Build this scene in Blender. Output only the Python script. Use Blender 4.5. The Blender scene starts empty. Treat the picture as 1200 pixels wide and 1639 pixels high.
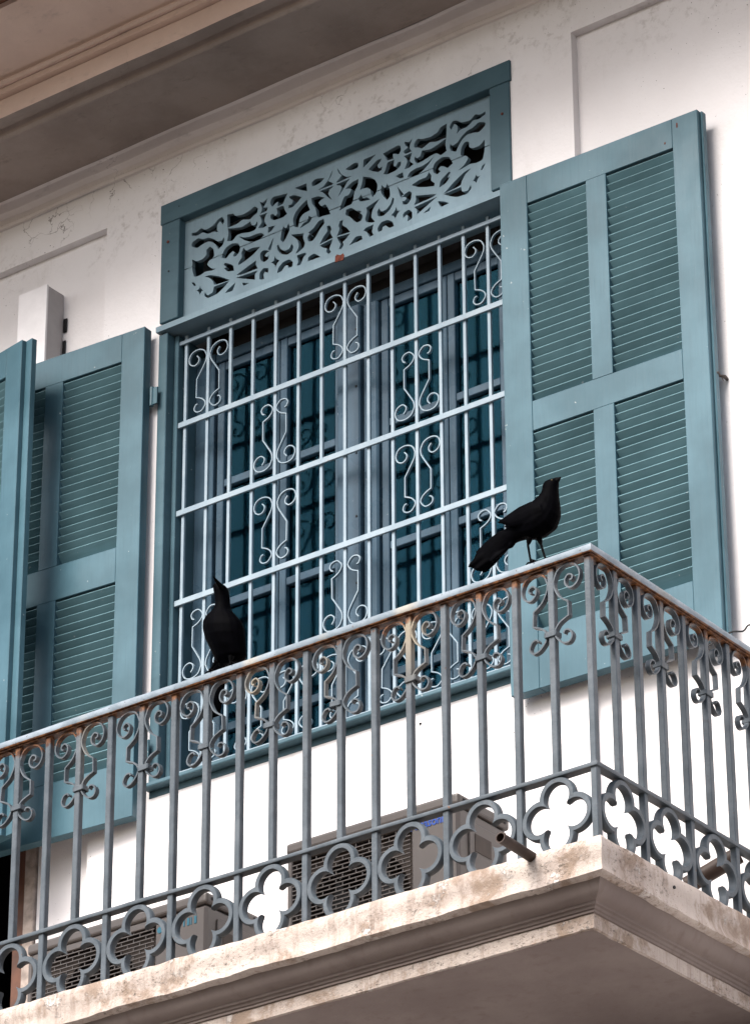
import bpy, bmesh, math, random
from mathutils import Vector, Matrix, noise
random.seed(7)
R = math.radians
C = bpy.context.scene.collection
scene = bpy.context.scene

# ------------------------------------------------------------------ camera
FPX, PITCH, YAW, ROLL = 6430.03, R(27.9524), R(36.8399), R(-0.2779)
CAM = Vector((6.65311, -10.08036, -5.45791))
cp, sp, cy, sy = math.cos(PITCH), math.sin(PITCH), math.cos(YAW), math.sin(YAW)
FWD = Vector((-sy*cp, cy*cp, sp)); RGT0 = Vector((cy, sy, 0)); UP0 = RGT0.cross(FWD)
RGT = math.cos(ROLL)*RGT0 + math.sin(ROLL)*UP0
UPV = -math.sin(ROLL)*RGT0 + math.cos(ROLL)*UP0
cam = bpy.data.cameras.new('camera'); camo = bpy.data.objects.new('camera', cam); C.objects.link(camo)
cam.sensor_fit = 'VERTICAL'; cam.sensor_height = 36; cam.lens = FPX/1639*36
cam.clip_start = 0.1; cam.clip_end = 2000
m = Matrix((RGT, UPV, -FWD)).transposed().to_4x4(); m.translation = CAM
camo.matrix_world = m
scene.camera = camo

# ------------------------------------------------------------------ sky, sun, exposure
SUN_AZ = R(189)      # compass from +Y, clockwise: the sun stands in front of the facade, to its left
SUN_EL = R(45)
w = bpy.data.worlds.new('World'); scene.world = w; w.use_nodes = True
nt = w.node_tree; nt.nodes.clear()
sky = nt.nodes.new('ShaderNodeTexSky'); sky.sky_type = 'NISHITA'; sky.sun_disc = False
sky.sun_elevation = SUN_EL; sky.sun_rotation = SUN_AZ
sky.air_density = 1.0; sky.dust_density = 4.0; sky.ozone_density = 1.0
hs = nt.nodes.new('ShaderNodeHueSaturation'); hs.inputs['Saturation'].default_value = 1.0
bg = nt.nodes.new('ShaderNodeBackground'); bg.inputs['Strength'].default_value = 0.065
ow = nt.nodes.new('ShaderNodeOutputWorld')
nt.links.new(sky.outputs[0], hs.inputs['Color']); nt.links.new(hs.outputs[0], bg.inputs[0]); nt.links.new(bg.outputs[0], ow.inputs[0])
sun = bpy.data.lights.new('sun', 'SUN'); sun.energy = 1.4; sun.angle = R(34); sun.color = (1.0, 0.975, 0.95)
suno = bpy.data.objects.new('sun', sun); C.objects.link(suno)
sd = Vector((math.sin(SUN_AZ)*math.cos(SUN_EL), math.cos(SUN_AZ)*math.cos(SUN_EL), math.sin(SUN_EL)))
suno.rotation_euler = sd.to_track_quat('Z', 'Y').to_euler()
scene.view_settings.view_transform = 'Standard'; scene.view_settings.look = 'None'
scene.view_settings.exposure = 2.1; scene.view_settings.gamma = 1.0
scene.view_settings.use_curve_mapping = False
scene.render.engine = 'CYCLES'
scene.render.resolution_x = 749; scene.render.resolution_y = 1024

# ------------------------------------------------------------------ helpers
def at(px, py, ax, val):
    """photo pixel -> point on the plane ax = val"""
    d = FWD*FPX + RGT*(px-600) + UPV*(819.5-py)
    i = 'xyz'.index(ax)
    return CAM + d*((val-CAM[i])/d[i])

def tag(o, label, cat, group=None):
    o['label'] = label; o['category'] = cat
    if group: o['group'] = group
    return o
def thing(name, label, cat, loc=(0,0,0), rz=0.0, group=None):
    o = bpy.data.objects.new(name, None); C.objects.link(o); o.empty_display_size = 0.1
    o.location = loc; o.rotation_euler = (0,0,rz)
    return tag(o, label, cat, group)
def put(name, me, mat=None, parent=None, loc=(0,0,0), rot=(0,0,0), scale=(1,1,1), local=False):
    """one mesh object; loc is in world axes unless local"""
    if mat and not me.materials: me.materials.append(mat)
    o = bpy.data.objects.new(name, me); C.objects.link(o)
    o.rotation_euler = rot; o.scale = scale
    if parent:
        o.parent = parent
        base = Vector((0,0,0))
        if not local:
            p = parent
            while p: base += p.location; p = p.parent
        o.location = Vector(loc)-base
    else: o.location = loc
    return o
def mesh(bm, name='shape', smooth=None):
    me = bpy.data.meshes.new(name)
    bmesh.ops.recalc_face_normals(bm, faces=bm.faces)
    bm.to_mesh(me); bm.free()
    if smooth is not None:
        for p in me.polygons: p.use_smooth = True
        me.set_sharp_from_angle(angle=R(smooth))
    return me
def add_box(bm, x0, x1, y0, y1, z0, z1, bev=0.0, seg=1):
    v = [bm.verts.new(p) for p in ((x0,y0,z0),(x1,y0,z0),(x1,y1,z0),(x0,y1,z0),(x0,y0,z1),(x1,y0,z1),(x1,y1,z1),(x0,y1,z1))]
    f = [bm.faces.new([v[i] for i in q]) for q in ((0,3,2,1),(4,5,6,7),(0,1,5,4),(1,2,6,5),(2,3,7,6),(3,0,4,7))]
    if bev:
        es = list({e for q in f for e in q.edges})
        bmesh.ops.bevel(bm, geom=es, offset=bev, segments=seg, affect='EDGES', profile=0.5)
    return v
def box_me(x0, x1, y0, y1, z0, z1, bev=0.002, seg=1):
    bm = bmesh.new(); add_box(bm, x0, x1, y0, y1, z0, z1, bev, seg); return mesh(bm)
def boxes_me(lst, bev=0.0):
    bm = bmesh.new()
    for b in lst: add_box(bm, *b, bev)
    return mesh(bm)
def catmull(pts, n=5):
    P = [Vector(p) for p in pts]; out = []
    for i in range(len(P)-1):
        p0 = P[max(i-1,0)]; p1 = P[i]; p2 = P[i+1]; p3 = P[min(i+2,len(P)-1)]
        for k in range(n):
            t = k/n
            out.append(0.5*((2*p1)+(p2-p0)*t+(2*p0-5*p1+4*p2-p3)*t*t+(3*p1-p0-3*p2+p3)*t**3))
    out.append(P[-1]); return out
def strip(bm, path, t, dep, mir=1):
    """flat bar bent along a path in the XZ plane: t thick in the plane, dep wide across it"""
    P = [Vector((p[0]*mir, p[1])) for p in path]; rings = []
    for i, p in enumerate(P):
        a = (p-P[i-1]).normalized() if i > 0 else None
        b = (P[i+1]-p).normalized() if i < len(P)-1 else None
        d = a if b is None else b if a is None else (a+b).normalized()
        nrm = Vector((-d.y, d.x)); k = 1.0
        if a is not None and b is not None:
            k = 1/max(0.5, nrm.dot(Vector((-a.y, a.x))))
        o = nrm*(t/2*k)
        rings.append([bm.verts.new((p.x+s*o.x, q*dep/2, p.y+s*o.y)) for s, q in ((-1,-1),(1,-1),(1,1),(-1,1))])
    for A, B in zip(rings, rings[1:]):
        for j in range(4): bm.faces.new((A[j], A[(j+1)%4], B[(j+1)%4], B[j]))
    bm.faces.new(rings[0]); bm.faces.new(rings[-1][::-1])
def tube(bm, path, r, n=10, cap=True):
    P = [Vector(p) for p in path]; rings = []
    rr = r if hasattr(r, '__len__') else [r]*len(P)
    for i, p in enumerate(P):
        d = (P[min(i+1,len(P)-1)]-P[max(i-1,0)]).normalized()
        u = d.cross(Vector((0.13,0.31,0.94))).normalized(); v = d.cross(u)
        rings.append([bm.verts.new(p+rr[i]*(math.cos(2*math.pi*k/n)*u+math.sin(2*math.pi*k/n)*v)) for k in range(n)])
    for A, B in zip(rings, rings[1:]):
        for j in range(n): bm.faces.new((A[j], A[(j+1)%n], B[(j+1)%n], B[j]))
    if cap: bm.faces.new(rings[0][::-1]); bm.faces.new(rings[-1])
    return rings
def loft(bm, st, n=16):
    rings = []
    for c, u, v in st:
        c, u, v = Vector(c), Vector(u), Vector(v)
        rings.append([bm.verts.new(c+u*math.cos(2*math.pi*k/n)+v*math.sin(2*math.pi*k/n)) for k in range(n)])
    for A, B in zip(rings, rings[1:]):
        for j in range(n): bm.faces.new((A[j], A[(j+1)%n], B[(j+1)%n], B[j]))
    bm.faces.new(rings[0][::-1]); bm.faces.new(rings[-1])
def extrude_profile(prof, x0, x1, nx=1, jit=0.0):
    """(y, z) polyline swept along X, open sheet"""
    bm = bmesh.new(); rows = []
    for i in range(nx+1):
        x = x0+(x1-x0)*i/nx
        rows.append([bm.verts.new((x, y+(noise.noise(Vector((x*2.1, y*9, z*9)))*jit if jit else 0), z+(noise.noise(Vector((x*2.7, y*7+5, z*7)))*jit if jit else 0))) for y, z in prof])
    for A, B in zip(rows, rows[1:]):
        for j in range(len(prof)-1): bm.faces.new((A[j], A[j+1], B[j+1], B[j]))
    return bm

# ------------------------------------------------------------------ materials
class NT:
    def __init__(s, name):
        s.m = bpy.data.materials.new(name); s.m.use_nodes = True; s.t = s.m.node_tree; s.t.nodes.clear()
        s.b = s.n('ShaderNodeBsdfPrincipled'); o = s.n('ShaderNodeOutputMaterial'); s.l(s.b.outputs[0], o.inputs[0])
        s.pos = s.n('ShaderNodeNewGeometry').outputs['Position']
    def n(s, t): return s.t.nodes.new(t)
    def l(s, a, b): s.t.links.new(a, b)
    def setin(s, sock, v):
        if hasattr(v, 'is_output'): s.l(v, sock)
        elif isinstance(v, (tuple, list)) and len(v) == 3 and sock.type == 'RGBA': sock.default_value = (*v, 1)
        else: sock.default_value = v
    def noise(s, scale, detail=4, rough=0.55, vec=None, stretch=None, dist=0.0):
        vec = vec or s.pos
        if stretch:
            mp = s.n('ShaderNodeMapping'); mp.inputs['Scale'].default_value = stretch; s.l(vec, mp.inputs[0]); vec = mp.outputs[0]
        t = s.n('ShaderNodeTexNoise'); t.inputs['Scale'].default_value = scale; t.inputs['Detail'].default_value = detail
        t.inputs['Roughness'].default_value = rough; t.inputs['Distortion'].default_value = dist; s.l(vec, t.inputs['Vector']); return t.outputs[0]
    def ramp(s, v, a, b, lo=0.0, hi=1.0):
        t = s.n('ShaderNodeMapRange'); t.inputs[1].default_value = a; t.inputs[2].default_value = b
        t.inputs[3].default_value = lo; t.inputs[4].default_value = hi; t.interpolation_type = 'SMOOTHSTEP'; s.l(v, t.inputs[0]); return t.outputs[0]
    def mix(s, f, a, b):
        t = s.n('ShaderNodeMix'); t.data_type = 'RGBA'; s.setin(t.inputs[0], f); s.setin(t.inputs[6], a); s.setin(t.inputs[7], b); return t.outputs[2]
    def math(s, op, a, b=0.0):
        t = s.n('ShaderNodeMath'); t.operation = op; s.setin(t.inputs[0], a); s.setin(t.inputs[1], b); return t.outputs[0]
    def xyz(s):
        t = s.n('ShaderNodeSeparateXYZ'); s.l(s.pos, t.inputs[0]); return t.outputs
    def bump(s, h, strength=0.3, dist=0.004):
        t = s.n('ShaderNodeBump'); t.inputs['Strength'].default_value = strength; t.inputs['Distance'].default_value = dist
        s.l(h, t.inputs['Height']); s.l(t.outputs[0], s.b.inputs['Normal'])
    def fin(s, col, rough=0.6, spec=0.4, metal=0.0):
        s.setin(s.b.inputs['Base Color'], col); s.setin(s.b.inputs['Roughness'], rough)
        s.b.inputs['Specular IOR Level'].default_value = spec; s.b.inputs['Metallic'].default_value = metal; return s.m

def cracks(k, scale, width, zlo, zhi):
    """thin wandering cracks between heights zlo..zhi (a worn patch of the plaster)"""
    n1 = k.n('ShaderNodeTexNoise'); n1.inputs['Scale'].default_value = 5; n1.inputs['Detail'].default_value = 6; k.l(k.pos, n1.inputs['Vector'])
    vm = k.n('ShaderNodeVectorMath'); vm.operation = 'MULTIPLY_ADD'; k.l(n1.outputs[1], vm.inputs[0]); vm.inputs[1].default_value = (0.4,0.4,0.4); k.l(k.pos, vm.inputs[2])
    v = k.n('ShaderNodeTexVoronoi'); v.feature = 'DISTANCE_TO_EDGE'; v.inputs['Scale'].default_value = scale; k.l(vm.outputs[0], v.inputs['Vector'])
    line = k.ramp(v.outputs['Distance'], 0.0, width, 1, 0)
    msk = k.ramp(k.noise(2.3, 3), 0.52, 0.62)
    z = k.xyz()[2]
    band = k.math('MULTIPLY', k.ramp(z, zlo, zlo+0.15), k.ramp(z, zhi-0.1, zhi, 1, 0))
    return k.math('MULTIPLY', k.math('MULTIPLY', line, msk), band)

def mat_wall():
    k = NT('white_plaster')
    base = k.mix(k.ramp(k.noise(1.3, 5), 0.35, 0.7), (0.79,0.765,0.77), (0.72,0.69,0.69))
    smear = k.ramp(k.noise(9, 6, 0.65, stretch=(1,1,0.35)), 0.55, 0.8)
    base = k.mix(k.math('MULTIPLY', smear, 0.35), base, (0.56,0.52,0.50))
    spots = k.math('MULTIPLY', k.ramp(k.noise(95, 2), 0.70, 0.74), k.ramp(k.noise(3.0, 2), 0.48, 0.6))
    base = k.mix(k.math('MULTIPLY', spots, 0.9), base, (0.10,0.085,0.075))
    cr = cracks(k, 5.0, 0.012, 3.75, 4.25)
    z = k.xyz()[2]
    grime = k.math('MULTIPLY', k.ramp(k.noise(26, 7, 0.7), 0.5, 0.68), k.math('MULTIPLY', k.ramp(z, 3.55, 3.85), k.ramp(k.noise(1.9, 2), 0.42, 0.6)))
    base = k.mix(k.math('MULTIPLY', grime, 0.45), base, (0.36,0.32,0.3))
    base = k.mix(k.math('MULTIPLY', cr, 0.8), base, (0.12,0.1,0.09))
    h = k.math('SUBTRACT', k.math('ADD', k.noise(7, 6, 0.6), k.math('MULTIPLY', k.noise(60, 3), 0.25)), cr)
    k.bump(h, 0.35, 0.012); return k.fin(base, 0.85, 0.2)
def mat_cornice(name, a, b):
    k = NT(name)
    base = k.mix(k.ramp(k.noise(2.2, 6, 0.65), 0.35, 0.7), a, b)
    cr = k.math('MULTIPLY', cracks(k, 1.6, 0.004, 3.9, 6), 0.3)
    base = k.mix(k.math('MULTIPLY', k.ramp(k.noise(14, 6, 0.7, stretch=(0.5,1,1)), 0.55, 0.75), 0.45), base, tuple(c*0.55 for c in b))
    base = k.mix(cr, base, (0.1,0.08,0.07))
    k.bump(k.noise(22, 6, 0.65), 0.35, 0.01); return k.fin(base, 0.88, 0.15)
def mat_teal(name, c, rough=0.36, grain=(14,14,1)):
    k = NT(name)
    d = tuple(x*0.80 for x in c); l = tuple(min(1, x*1.10+0.01) for x in c)
    base = k.mix(k.ramp(k.noise(3.0, 5), 0.3, 0.7), d, l)
    gr = k.noise(6, 4, 0.6, stretch=grain)
    base = k.mix(k.math('MULTIPLY', k.ramp(gr, 0.45, 0.75), 0.25), base, tuple(x*0.65 for x in c))
    chip = k.ramp(k.noise(40, 4), 0.725, 0.74)
    base = k.mix(k.math('MULTIPLY', chip, 0.7), base, (0.35,0.38,0.38))
    k.bump(k.math('ADD', gr, k.math('MULTIPLY', k.noise(40, 3), 0.4)), 0.14, 0.003)
    return k.fin(base, k.ramp(k.noise(8, 3), 0.3, 0.7, rough-0.06, rough+0.08), 0.2)
HR = 0.7646   # underside of the handrail; z = 0 is the top of the lower rail
def mat_rail(name='weathered_grey_iron_paint', lift=1.0, th=0.78):
    k = NT(name)
    base = k.mix(k.ramp(k.noise(11, 5), 0.35, 0.7), tuple(c*lift for c in (0.055,0.069,0.081)), tuple(c*lift for c in (0.086,0.102,0.117)))
    base = k.mix(k.math('MULTIPLY', k.ramp(k.noise(35, 5, 0.7), 0.52, 0.72), 0.5), base, tuple(c*lift for c in (0.045,0.049,0.055)))
    base = k.mix(k.ramp(k.noise(85, 2), 0.70, 0.73), base, (0.07,0.06,0.06))
    z = k.xyz()[2]; x = k.xyz()[0]
    n = k.noise(13, 5, 0.7)
    top = k.math('MULTIPLY', k.ramp(z, HR-0.10, HR-0.005), k.ramp(z, HR+0.005, HR+0.011, 1, 0))
    rust = k.ramp(k.math('ADD', k.math('MULTIPLY', top, 0.62), k.math('MULTIPLY', k.math('ADD', n, k.ramp(k.noise(2.2, 3), 0.4, 0.62, -0.22, 0.1)), 0.7)), th, th+0.14)
    drip = k.math('MULTIPLY', k.ramp(z, HR-0.34, HR-0.02), k.ramp(k.noise(3.3, 2, stretch=(1,1,0.05)), 0.55, 0.68))
    base = k.mix(k.math('MULTIPLY', drip, 0.45), base, (0.42,0.33,0.2))
    rcol = k.mix(k.ramp(k.noise(50, 4), 0.4, 0.65), (0.05,0.018,0.008), (0.17,0.07,0.025))
    spot = k.ramp(k.noise(30, 4, 0.6), 0.71-0.03*(lift > 1), 0.76-0.03*(lift > 1))
    base = k.mix(k.math('MAXIMUM', rust, k.math('MULTIPLY', spot, 0.8)), base, rcol)
    k.bump(k.math('ADD', n, k.noise(70, 4)), 0.35, 0.004)
    return k.fin(base, 0.5, 0.25)
def mat_grille():
    k = NT('pale_blue_grey_bar_paint')
    base = k.mix(k.ramp(k.noise(9, 4), 0.35, 0.7), (0.185,0.25,0.30), (0.24,0.305,0.35))
    base = k.mix(k.ramp(k.noise(60, 3), 0.72, 0.76), base, (0.18,0.13,0.1))
    k.bump(k.noise(45, 3), 0.2, 0.002); return k.fin(base, 0.45, 0.4)
def mat_slab():
    k = NT('peeling_cream_plaster')
    base = k.mix(k.ramp(k.noise(4.1, 6, 0.6), 0.35, 0.65), (0.49,0.425,0.38), (0.40,0.335,0.295))
    big = k.noise(4.5, 9, 0.7, dist=0.4)
    base = k.mix(k.ramp(big, 0.49, 0.60, 0, 0.85), base, (0.24,0.175,0.13))
    flake = k.ramp(k.noise(9, 9, 0.72), 0.60, 0.62)
    base = k.mix(k.math('MULTIPLY', flake, 0.65), base, (0.62,0.575,0.54))
    drip = k.ramp(k.noise(5.5, 6, 0.62, stretch=(6,6,0.35)), 0.48, 0.72)
    base = k.mix(k.math('MULTIPLY', drip, 0.65), base, (0.25,0.19,0.155))
    blk = k.math('MULTIPLY', k.ramp(k.noise(48, 9, 0.8, stretch=(1,1,1.8)), 0.53, 0.62), k.ramp(k.noise(2.9, 4), 0.43, 0.56))
    base = k.mix(k.math('MULTIPLY', blk, 0.85), base, (0.085,0.07,0.058))
    base = k.mix(k.ramp(k.noise(120, 3), 0.64, 0.72, 0, 0.6), base, (0.12,0.095,0.08))
    k.bump(k.math('ADD', k.math('MULTIPLY', flake, 0.7), k.math('ADD', k.noise(26, 8, 0.75), big)), 0.75, 0.010)
    return k.fin(base, 0.9, 0.15)
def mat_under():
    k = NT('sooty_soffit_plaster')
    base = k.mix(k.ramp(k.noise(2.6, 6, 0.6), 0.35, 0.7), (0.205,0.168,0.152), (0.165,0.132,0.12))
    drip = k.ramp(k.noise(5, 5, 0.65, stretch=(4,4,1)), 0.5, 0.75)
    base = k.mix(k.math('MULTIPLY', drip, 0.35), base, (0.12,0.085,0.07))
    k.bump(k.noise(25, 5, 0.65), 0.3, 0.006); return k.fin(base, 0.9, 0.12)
def mat_plain(name, c, rough=0.5, spec=0.4, var=0.15, scale=14, metal=0.0, bump=0.12):
    k = NT(name)
    base = k.mix(k.ramp(k.noise(scale, 5), 0.3, 0.7), tuple(x*(1-var) for x in c), tuple(min(1, x*(1+var)) for x in c))
    if bump: k.bump(k.noise(scale*5, 4), bump, 0.003)
    return k.fin(base, rough, spec, metal)
def mat_glass():
    k = NT('window_glass')
    t = k.n('ShaderNodeBsdfTransparent'); t.inputs[0].default_value = (0.72,0.92,0.96,1)
    g = k.n('ShaderNodeBsdfGlossy'); g.inputs[0].default_value = (0.10,0.34,0.45,1); g.inputs['Roughness'].default_value = 0.085
    bp = k.n('ShaderNodeBump'); bp.inputs['Strength'].default_value = 0.015; bp.inputs['Distance'].default_value = 0.01
    k.l(k.noise(2.5, 2), bp.inputs['Height']); k.l(bp.outputs[0], g.inputs['Normal'])
    f = k.n('ShaderNodeFresnel'); f.inputs[0].default_value = 1.5
    mx = k.n('ShaderNodeMixShader'); k.l(f.outputs[0], mx.inputs[0]); k.l(t.outputs[0], mx.inputs[1]); k.l(g.outputs[0], mx.inputs[2])
    o = [n for n in k.t.nodes if n.type == 'OUTPUT_MATERIAL'][0]; k.l(mx.outputs[0], o.inputs[0])
    k.t.nodes.remove(k.b); return k.m
M_WALL = mat_wall()
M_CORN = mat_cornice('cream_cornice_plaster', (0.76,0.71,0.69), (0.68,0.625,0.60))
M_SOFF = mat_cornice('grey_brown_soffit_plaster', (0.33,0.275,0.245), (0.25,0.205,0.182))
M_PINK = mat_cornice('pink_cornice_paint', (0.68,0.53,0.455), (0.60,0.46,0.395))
M_TEAL = mat_teal('teal_shutter_paint', (0.050,0.113,0.144))
M_SLAT = mat_teal('bounce_lit_slat_teal', (0.10,0.198,0.228), 0.5, (1,14,14))  # shutter teal lightened, bounce light on the slat undersides is in the colour
M_FRAME = mat_teal('grey_teal_frame_paint', (0.055,0.110,0.138), 0.4, (1,6,6))
M_FRET = mat_teal('pale_grey_teal_fret_paint', (0.19,0.275,0.325), 0.5)
M_CASE = mat_teal('blue_grey_casement_paint', (0.042,0.080,0.115), 0.3)
M_BLIND = mat_plain('deep_teal_blind', (0.006,0.115,0.165), 0.5, 0.3)
M_RAIL = mat_rail(); M_HAND = mat_rail('worn_toplit_handrail_paint', 2.6, 0.60); M_GRILLE = mat_grille(); M_SLAB = mat_slab(); M_UNDER = mat_under()  # M_HAND: rail paint lightened, light falling on the top is in its colour
M_GLASS = mat_glass()
M_DARK = mat_plain('unlit_room_dark', (0.02,0.018,0.018), 0.9, 0.1)  # near-black: the darkness of the unlit interior is put into the colour
M_WOOD = mat_plain('orange_brown_wood', (0.085,0.032,0.015), 0.5, 0.35, 0.35, 9)
M_GREYW = mat_plain('weathered_grey_wood', (0.30,0.25,0.22), 0.8, 0.2, 0.3, 18)
M_AC = mat_plain('shaded_warm_grey_metal', (0.078,0.067,0.062), 0.42, 0.4, 0.06, 6, 0, 0.03)  # casing grey darkened so the units sink in shadow
M_ACD = mat_plain('brown_grey_fan_plate', (0.05,0.037,0.03), 0.6, 0.3)
M_BLACK = mat_plain('matt_black', (0.006,0.006,0.007), 0.6, 0.3)
M_BIRD = mat_plain('glossy_black_feathers', (0.0008,0.0008,0.0013), 0.62, 0.012, 0.3, 30)
M_BEAK = mat_plain('black_horn', (0.001,0.001,0.0012), 0.6, 0.03)
M_BLUE = mat_plain('blue_lettering', (0.008,0.055,0.30), 0.4)
M_TMARK = mat_plain('teal_badge', (0.01,0.10,0.15), 0.4)
M_BROWNP = mat_plain('brown_pipe', (0.045,0.028,0.021), 0.55, 0.3, 0.3)
M_WHITEB = mat_plain('white_board_paint', (0.76,0.74,0.75), 0.6, 0.3, 0.04)
M_RUSTW = mat_plain('bare_red_wood', (0.11,0.025,0.014), 0.7, 0.2, 0.4, 60)
M_GREEN = mat_plain('green_leaf', (0.05,0.10,0.03), 0.5, 0.3)

# ------------------------------------------------------------------ setting: street below
bm = bmesh.new()
v = [bm.verts.new(p) for p in ((-300,-300,0),(300,-300,0),(300,300,0),(-300,300,0))]; bm.faces.new(v)
g = put('ground', mesh(bm), mat_plain('dusty_street_paving', (0.055,0.046,0.040), 0.9, 0.2, 0.2, 0.8), None, (0,0,CAM.z-1.6)); g['kind'] = 'structure'
GZ = CAM.z-1.6

# ------------------------------------------------------------------ the house
house = thing('townhouse', 'white plastered colonial townhouse facade with moulded cornice under the eave', 'building', (-2,1.2,GZ))
FX0, FX1, FZ0, FZ1 = -2.89, -1.051, 1.047, 3.838      # window hole
DX0, DX1, DZ1 = -4.75, -3.50, 3.20                     # balcony door hole
YB, YS = 1.18, 1.14                                    # recessed panels, raised surround
xs = [-9, DX0, DX1, -3.203, FX0+0.012, FX1-0.012, -0.755, 5]
zs = [GZ, -0.275, FZ0+0.012, DZ1, FZ1-0.012, 3.832+0.02, 5.4]
def wall_y(i, j):
    xm, zm = (xs[i]+xs[i+1])/2, (zs[j]+zs[j+1])/2
    if DX0 < xm < DX1 and -0.275 < zm < DZ1: return None
    if FX0 < xm < FX1 and FZ0 < zm < FZ1: return None
    if zm > 3.852: return YS
    if -3.203 < xm < -0.755 and zm > -0.275: return YS
    return YB
bm = bmesh.new()
def quad(*p): bm.faces.new([bm.verts.new(q) for q in p])
YBK = 1.55
for i in range(len(xs)-1):
    for j in range(len(zs)-1):
        y = wall_y(i, j)
        if y is None: continue
        a, b, c, d = xs[i], xs[i+1], zs[j], zs[j+1]
        quad((a,y,c),(b,y,c),(b,y,d),(a,y,d))
        for di, dj, e0, e1 in ((1,0,(b,c),(b,d)),(-1,0,(a,d),(a,c)),(0,1,(b,d),(a,d)),(0,-1,(a,c),(b,c))):
            ii, jj = i+di, j+dj
            if not (0 <= ii < len(xs)-1 and 0 <= jj < len(zs)-1): continue
            y2 = wall_y(ii, jj); y2 = YBK if y2 is None else y2
            if y2 > y+1e-5: quad((e0[0],y,e0[1]),(e0[0],y2,e0[1]),(e1[0],y2,e1[1]),(e1[0],y,e1[1]))
bmesh.ops.remove_doubles(bm, verts=bm.verts, dist=1e-5)
put('wall', mesh(bm), M_WALL, house)
# rooms behind the two openings
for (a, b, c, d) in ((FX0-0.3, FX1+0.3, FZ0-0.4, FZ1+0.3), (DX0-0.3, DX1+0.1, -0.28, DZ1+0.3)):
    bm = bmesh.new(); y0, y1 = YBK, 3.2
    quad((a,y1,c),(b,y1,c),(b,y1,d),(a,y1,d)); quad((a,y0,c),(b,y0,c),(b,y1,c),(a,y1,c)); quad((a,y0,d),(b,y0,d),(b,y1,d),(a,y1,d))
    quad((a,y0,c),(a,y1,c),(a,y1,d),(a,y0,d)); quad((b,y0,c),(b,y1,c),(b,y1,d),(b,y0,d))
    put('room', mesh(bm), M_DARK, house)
# cornice, profile read along the left picture edge
def yz(py, ax, v): p = at(0, py, ax, v); return (p.y, p.z)
zb0 = yz(372,'y',YS)[1]; p348 = yz(348,'y',1.105); p330 = yz(330,'y',1.075)
bed = [(YS-0.001, zb0-0.004), (YS-0.014, zb0-0.002), (YS-0.020, zb0+0.010), (YS-0.016, zb0+0.016), (1.122, zb0+0.020), (1.116, zb0+0.034), (1.104, p348[1]-0.012), (1.088, p348[1]-0.004), (1.084, p348[1]+0.004), (1.080, p330[1]-0.012), (1.076, p330[1]), (1.06, p330[1]+0.004)]
zsof = p330[1]+0.004
s222 = yz(222,'z',zsof)[0]; s189 = yz(189,'z',zsof+0.012)[0]
sof = [(1.06, zsof), (s222+0.016, zsof), (s222+0.010, zsof-0.004), (s222+0.004, zsof-0.020), (s222-0.010, zsof-0.026), (s222-0.022, zsof-0.016), (s222-0.026, zsof+0.002), (s222-0.034, zsof+0.014), (s189+0.006, zsof+0.014), (s189, zsof+0.006)]
z161 = yz(161,'y',s189)[1]; z142 = yz(142,'y',s189-0.03)[1]; z132 = yz(132,'y',s189-0.05)[1]
fas = [(s189, zsof+0.006), (s189-0.003, z161-0.004), (s189+0.004, z161), (s189-0.03, z161+0.004), (s189-0.031, z142-0.003), (s189-0.022, z142), (s189-0.05, z142-0.004), (s189-0.062, z142+0.004), (s189-0.062, z132-0.004), (s189-0.048, z132+0.002), (s189-0.052, z132+0.006)]
ye = s189-0.05-0.30
ze = yz(20,'y',ye)[1]
for k in range(1, 13):
    t = k/12
    s = t*t*(3-2*t)
    fas.append((s189-0.05+(ye-s189+0.05)*(0.35*t+0.65*s), z132+0.004+(ze-z132-0.004)*(0.75*t+0.25*(2*t-s))))
fas.append((ye-0.015, ze+0.004)); fas.append((ye-0.015, ze+0.03))
cornice = put('cornice', mesh(extrude_profile(fas, -9, 5, 90, 0.004), smooth=25), M_PINK, house)
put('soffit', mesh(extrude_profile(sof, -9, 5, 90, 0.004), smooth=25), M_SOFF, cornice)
put('bed_moulding', mesh(extrude_profile(bed, -9, 5, 120, 0.008), smooth=25), M_CORN, cornice)
put('eave_board', box_me(-9, 5, ye-0.52, 1.6, ze+0.03, ze+0.10, 0.004), M_WOOD, house)  # unseen outer overhang, depth set for the shade it throws down the wall

# ------------------------------------------------------------------ balcony slab
balcony = thing('balcony', 'cream plastered balcony slab with peeling moulded edge under the iron railing', 'balcony', (-3,0.6,-0.49))
ZT = -0.271
def lpath(bm, prof, xe=-6.0, ye=1.30, n1=260, n2=60, jit=0.0):
    """profile (d outward from the railing line, z) run along the front and round the corner to the wall"""
    rows = []
    stations = [('f', xe+(0-xe)*i/n1) for i in range(n1)] + [('c', 0)] + [('s', ye*(i+1)/n2) for i in range(n2)]
    for kind, s in stations:
        row = []
        for d, z in prof:
            p = Vector((s, -d, z)) if kind == 'f' else Vector((d, -d, z)) if kind == 'c' else Vector((d, s, z))
            if kind == 'f' and s > d-1e-4 and d < 0: p.x = min(p.x, d-(0-s)*1e-3)
            if kind == 's' and s < -d: p.y = -d+s*1e-3
            if jit:
                q = p*7; n = noise.noise(q)+0.6*noise.noise(q*3.1); p += Vector((0.3,-1,0.6) if kind == 'f' else (1,0.3,0.6) if kind == 's' else (.7,-.7,.6))*(n*jit)
            row.append(bm.verts.new(p))
        rows.append(row)
    for A, B in zip(rows, rows[1:]):
        for j in range(len(prof)-1): bm.faces.new((A[j], A[j+1], B[j+1], B[j]))
top = [(-1.0, ZT), (0.0, ZT), (0.026, ZT), (0.034, ZT-0.004), (0.038, ZT-0.012)]
fz = [(0.038+0.004*math.sin(k), ZT-0.012-0.115*k/7) for k in range(1, 8)]
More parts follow.
